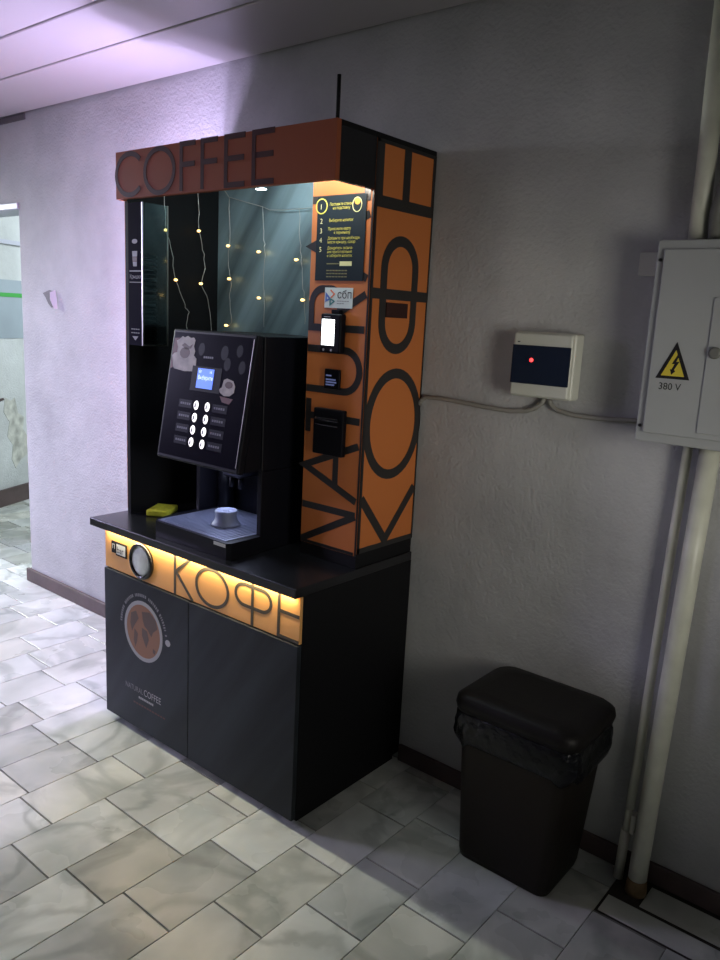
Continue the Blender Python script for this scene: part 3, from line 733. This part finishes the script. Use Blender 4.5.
for j, (z, sc) in enumerate([(.474, .985), (.462, 1.012), (.440, 1.028), (.420, 1.034), (.400, 1.03), (.386, 1.012), (.374, .985), (.368, .955)]):
    ring = []
    for i, (x, y, _) in enumerate(base):
        wv = 1 + (.010 * math.sin(i * .8 + j * .4) + .012 * math.sin(i * 1.7 + j * .9) + .008 * math.sin(i * 3.1 - j) + rb.uniform(-.006, .006)) * (1 if j > 0 else 0)
        zz = z + (.008 * math.sin(i * .9) + rb.uniform(-.003, .003)) * (j / 7)
        f_ = sc * wv
        ring.append((cxb + (x - cxb) * f_, min(cyb + (y - cyb) * f_, -.012), zz))
    rings.append(ring)
b = MB(); b.loft(rings, M['bag'], cap=False)
bag = b.build('bin_liner'); tag(bag, 'crumpled black plastic bag folded over the rim of the brown bin', 'bin bag')
s_ = bag.modifiers.new('s', 'SOLIDIFY'); s_.thickness = .0008

# ------------------------------------------------------------------ electrics on the wall
X = thing('breaker_box', 'small white breaker box with dark window and red light on the wall', 'breaker box', (1.44, 0, 1.35))
b = MB(); b.box(1.349, 1.537, -.055, -.001, 1.352, 1.538, bev=.008, seg=3); b.box(1.353, 1.533, -.070, -.050, 1.356, 1.534, bev=.006, seg=3)
b.build('housing', M['breaker'], X)
w_ = MB().box(1.353, 1.531, -.074, -.066, 1.391, 1.500, bev=.002).build('window_cover', M['window'], X)
MB().lathe((1.416, -.074, 1.459), [(.0055, 0), (.0055, .0012), (.002, .002)], M['red'], 14, 'y').build('indicator_light', None, w_)
MB().rect(front(-.0702), 1.366, 1.374, 1.507, 1.510, 0, .0006, M['letter']).build('catch', None, X)

E_ = thing('electrical_cabinet', 'grey metal electrical cabinet with yellow high-voltage triangle, cut off by the frame edge', 'electrical cabinet', (2.0, 0, 1.28))
CX0, CX1, CZ0, CZ1 = 1.757, 2.26, 1.282, 1.772
b = MB(); b.box(CX0, CX1, -.118, -.012, CZ0, CZ1, bev=.004); b.box(CX0 - .004, CX1 + .004, -.124, -.108, CZ0 - .002, CZ1 + .002, bev=.003)
b.build('housing', M['cabinet'], E_)
dd = MB().box(CX0 + .016, CX1 - .018, -.134, -.1245, CZ0 + .022, CZ1 - .020, bev=.003).build('door', M['cabinet'], E_)
MB().box(1.905, 2.12, -.138, -.134, 1.318, 1.640, bev=.002).build('inspection_cover', M['cabinet'], dd)
MB().lathe((1.924, -.138, 1.512), [(.014, 0), (.014, .008), (.009, .010)], M['tube'], 16, 'y').build('lock', None, dd)
MB().lathe((CX0 + .006, -.124, 1.727), [(.0045, 0), (.004, .003)], M['letter'], 10, 'y').build('screw', None, E_)
MB().lathe((CX0 + .006, -.124, 1.320), [(.0045, 0), (.004, .003)], M['letter'], 10, 'y').build('screw', None, E_)
MB().box(1.668, CX0 + .01, -.013, -.002, 1.697, 1.757, bev=.003).build('mounting_lug', M['white'], E_)
MB().box(CX0 + .05, CX0 + .1, -.012, 0, 1.4, 1.6).build('wall_bracket', M['cabinet'], E_)
F = front(-.134); g = MB()
g.poly(F, [(1.790, 1.443), (1.872, 1.443), (1.8325, 1.533)], .0001, .0008, M['letter']); g.poly(F, [(1.803, 1.450), (1.859, 1.450), (1.8325, 1.513)], .0008, .0014, M['yellow'])
g.poly(F, [(1.838, 1.503), (1.826, 1.479), (1.833, 1.480), (1.827, 1.466), (1.823, 1.467), (1.828, 1.453), (1.837, 1.463), (1.833, 1.465), (1.844, 1.486), (1.836, 1.485), (1.842, 1.500)], .0014, .0018, M['letter'])
g.text(F, '380 V', 1.800, 1.416, .024, .0006, M['tubedark'], sx=.95)
g.build('warning_sign', None, dd)

g = MB(); g.tube([(.9955, -.012, 1.285), (1.005, -.012, 1.300), (1.020, -.012, 1.311), (1.08, -.012, 1.312), (1.151, -.012, 1.309), (1.24, -.012, 1.303), (1.329, -.012, 1.300), (1.38, -.012, 1.306), (1.410, -.012, 1.318), (1.432, -.014, 1.335), (1.438, -.016, 1.351)], .0075, M['cable'], 10)
tag(g.build('electric_cable'), 'painted cable on the wall from the kiosk to the breaker box', 'cable')
g = MB(); g.tube([(1.455, -.016, 1.351), (1.458, -.014, 1.338), (1.466, -.012, 1.328), (1.482, -.012, 1.319), (1.536, -.012, 1.311), (1.610, -.012, 1.311), (1.68, -.012, 1.315), (1.755, -.013, 1.318)], .0070, M['cable'], 10)
tag(g.build('electric_cable'), 'short painted cable on the wall from the breaker box to the grey cabinet', 'cable')

P = thing('wall_pipe', 'thicker pale painted pipe running down from the grey cabinet to the floor', 'pipe', (1.9, -.07, 0))
MB().tube([(1.897, -.078, .03), (1.897, -.075, .10), (1.900, -.070, .3), (1.914, -.064, .9), (1.924, -.060, 1.2815)], .0255, M['pipe'], 20).build('pipe_run', None, P)
MB().lathe((1.897, -.078, 0), [(.030, 0), (.029, .012), (.026, .045)], M['rust'], 20).build('rusty_foot', None, P)
P = thing('wall_pipe', 'thin pale painted pipe beside the thicker one below the cabinet', 'pipe', (1.84, -.05, 0))
MB().tube([(1.836, -.052, .0), (1.839, -.048, .155)], .0135, M['pipe'], 14).tube([(1.840, -.048, .155), (1.842, -.047, .225)], .0105, M['pipe'], 14).tube([(1.842, -.047, .225), (1.846, -.042, .43), (1.854, -.034, .96), (1.861, -.030, 1.2815)], .0125, M['pipe'], 14).build('pipe_run', None, P)
MB().box(1.855, 1.868, -.070, -.040, .160, .218, M['white'], bev=.003).build('pipe_clamp', None, P)
P = MB(); P.tube([(1.824, -.060, 1.7755), (1.822, -.060, 1.95), (1.818, -.060, 2.10), (1.812, -.060, CEIL - .001)], .0225, M['pipe'], 18)
tag(P.build('wall_pipe'), 'pale painted pipe rising from the top of the grey cabinet to the ceiling', 'pipe')
P = MB(); P.tube([(1.872, -.080, 1.7755), (1.868, -.080, 1.80), (1.866, -.080, 1.84), (1.880, -.080, 1.91), (1.905, -.080, 1.96), (1.93, -.075, 2.02), (1.93, -.07, 2.2), (1.93, -.07, CEIL - .001)], .016, M['tube'], 12)
tag(P.build('cable_conduit'), 'grey curved conduit behind the pipe on top of the grey cabinet', 'conduit')
P = MB(); P.tube([(1.905, -.035, 1.7755), (1.900, -.035, 1.83), (1.895, -.033, 1.90), (1.905, -.032, 2.0), (1.91, -.03, 2.2), (1.91, -.03, CEIL - .001)], .022, M['tubedark'], 12)
tag(P.build('cable_conduit'), 'black cable bundle nearest the wall on top of the grey cabinet', 'conduit')

# peeled flake on the left part of the wall
b = MB(); F = front(0); b.poly(F, [(-1.385, 1.595), (-1.32, 1.612), (-1.275, 1.605), (-1.262, 1.57), (-1.272, 1.535), (-1.305, 1.525), (-1.335, 1.545), (-1.36, 1.575)], .0005, .0015, M['bareplaster'])
i0 = [b.bm.verts.new(p) for p in ((-1.262, -.003, 1.612), (-1.287, -.018, 1.600), (-1.280, -.022, 1.565), (-1.258, -.016, 1.522), (-1.246, -.004, 1.520), (-1.250, -.003, 1.57))]
f = b.bm.faces.new(i0); f.material_index = b.mi(M['flake'])
ext = bmesh.ops.extrude_face_region(b.bm, geom=[f]); 
for v in [e for e in ext['geom'] if isinstance(e, bmesh.types.BMVert)]: v.co += Vector((.004, -.001, 0))
tag(b.build('paint_flake'), 'flake of white paint peeling off the lilac-lit wall left of the kiosk', 'paint flake')

# ------------------------------------------------------------------ lights
def area(name, loc, tgt, sx, sy, power, col, spread=180):
    l = bpy.data.lights.new(name, 'AREA'); l.shape = 'RECTANGLE'; l.size = sx; l.size_y = sy; l.energy = power; l.color = col; l.spread = math.radians(spread)
    o = bpy.data.objects.new(name, l); COL.objects.link(o); o.location = loc
    o.rotation_euler = (Vector(tgt) - Vector(loc)).to_track_quat('-Z', 'Y').to_euler(); return o
def point(name, loc, power, col, r=.03):
    l = bpy.data.lights.new(name, 'POINT'); l.energy = power; l.color = col; l.shadow_soft_size = r
    o = bpy.data.objects.new(name, l); COL.objects.link(o); o.location = loc; return o
# strip lamp on the left flank of the kiosk
for z_, e_ in ((1.93, 15.), (1.60, 30.), (1.30, 18.)):
    point('flank_strip_light', (-.085, -.34, z_), e_, (.68, .56, 1.), .02)
# bright room behind the doorway
area('far_room_light', (-2.3, 1.7, 2.55), (-2.5, 1.0, 0), 1.6, 1.6, 95, (.82, .92, 1.))
# lit hall to the left, in line with the kiosk front: the kiosk shades the floor to its right
area('hall_light_left', (-3.9, -.66, 2.2), (0, -.9, .0), .20, .5, 27, (.90, 1., .88), 75)
area('lavender_fill_left', (-3.9, -2.5, 2.0), (-1.35, -.25, .75), .9, .9, 22, (.66, .62, 1.), 54)  # added lavender fill aimed at the left wall and floor, unseen source
# weak hall lamp overhead
area('hall_lamp', (-.6, -3.6, 2.42), (.2, -2.6, 0), 1.2, .3, 1.3, (.96, 1., .90))
# hall to the right: raking light on the wall and the kiosk flank
area('hall_light_right', (3.15, -1.15, 1.30), (1.10, -.12, 1.22), .5, .7, 2.4, (1., .97, .90), 66)
# cold strip in the header
area('header_light', (.62, -.41, 2.03), (.62, -.10, 1.55), .62, .02, 2.2, (.72, .93, 1.))
point('column_lamp_light', (.915, -.385, 1.935), .8, (1., .93, .80), .012)
# glow of the machine over its tray
area('tray_light', (.46, -.36, 1.045), (.46, -.40, .8), .2, .04, .9, (.62, .70, 1.))
area('counter_strip_light', (.50, -.5575, .7475), (.50, -.575, 0), .96, .006, 1.6, (1., .85, .55), 170)

w = bpy.data.worlds.new('World'); scn.world = w; w.use_nodes = True
w.node_tree.nodes['Background'].inputs[0].default_value = (.5, .52, .6, 1); w.node_tree.nodes['Background'].inputs[1].default_value = .02

# ------------------------------------------------------------------ camera
a, bb, c = .6810, 1.3668, .0514
cam = bpy.data.cameras.new('camera'); co_ = bpy.data.objects.new('camera', cam); COL.objects.link(co_)
Rm = Matrix.Rotation(a, 3, 'Z') @ Matrix.Rotation(bb, 3, 'X') @ Matrix.Rotation(c, 3, 'Z')
co_.matrix_world = Matrix.Translation((2.4642, -2.1122, 1.55)) @ Rm.to_4x4()
cam.sensor_fit = 'AUTO'; cam.sensor_width = 36; cam.lens = 779.84 * 36 / 960; cam.clip_start = .02
scn.camera = co_
scn.view_settings.view_transform = 'Standard'; scn.view_settings.look = 'None'; scn.view_settings.gamma = 1; scn.view_settings.use_curve_mapping = False
scn.view_settings.exposure = 0.
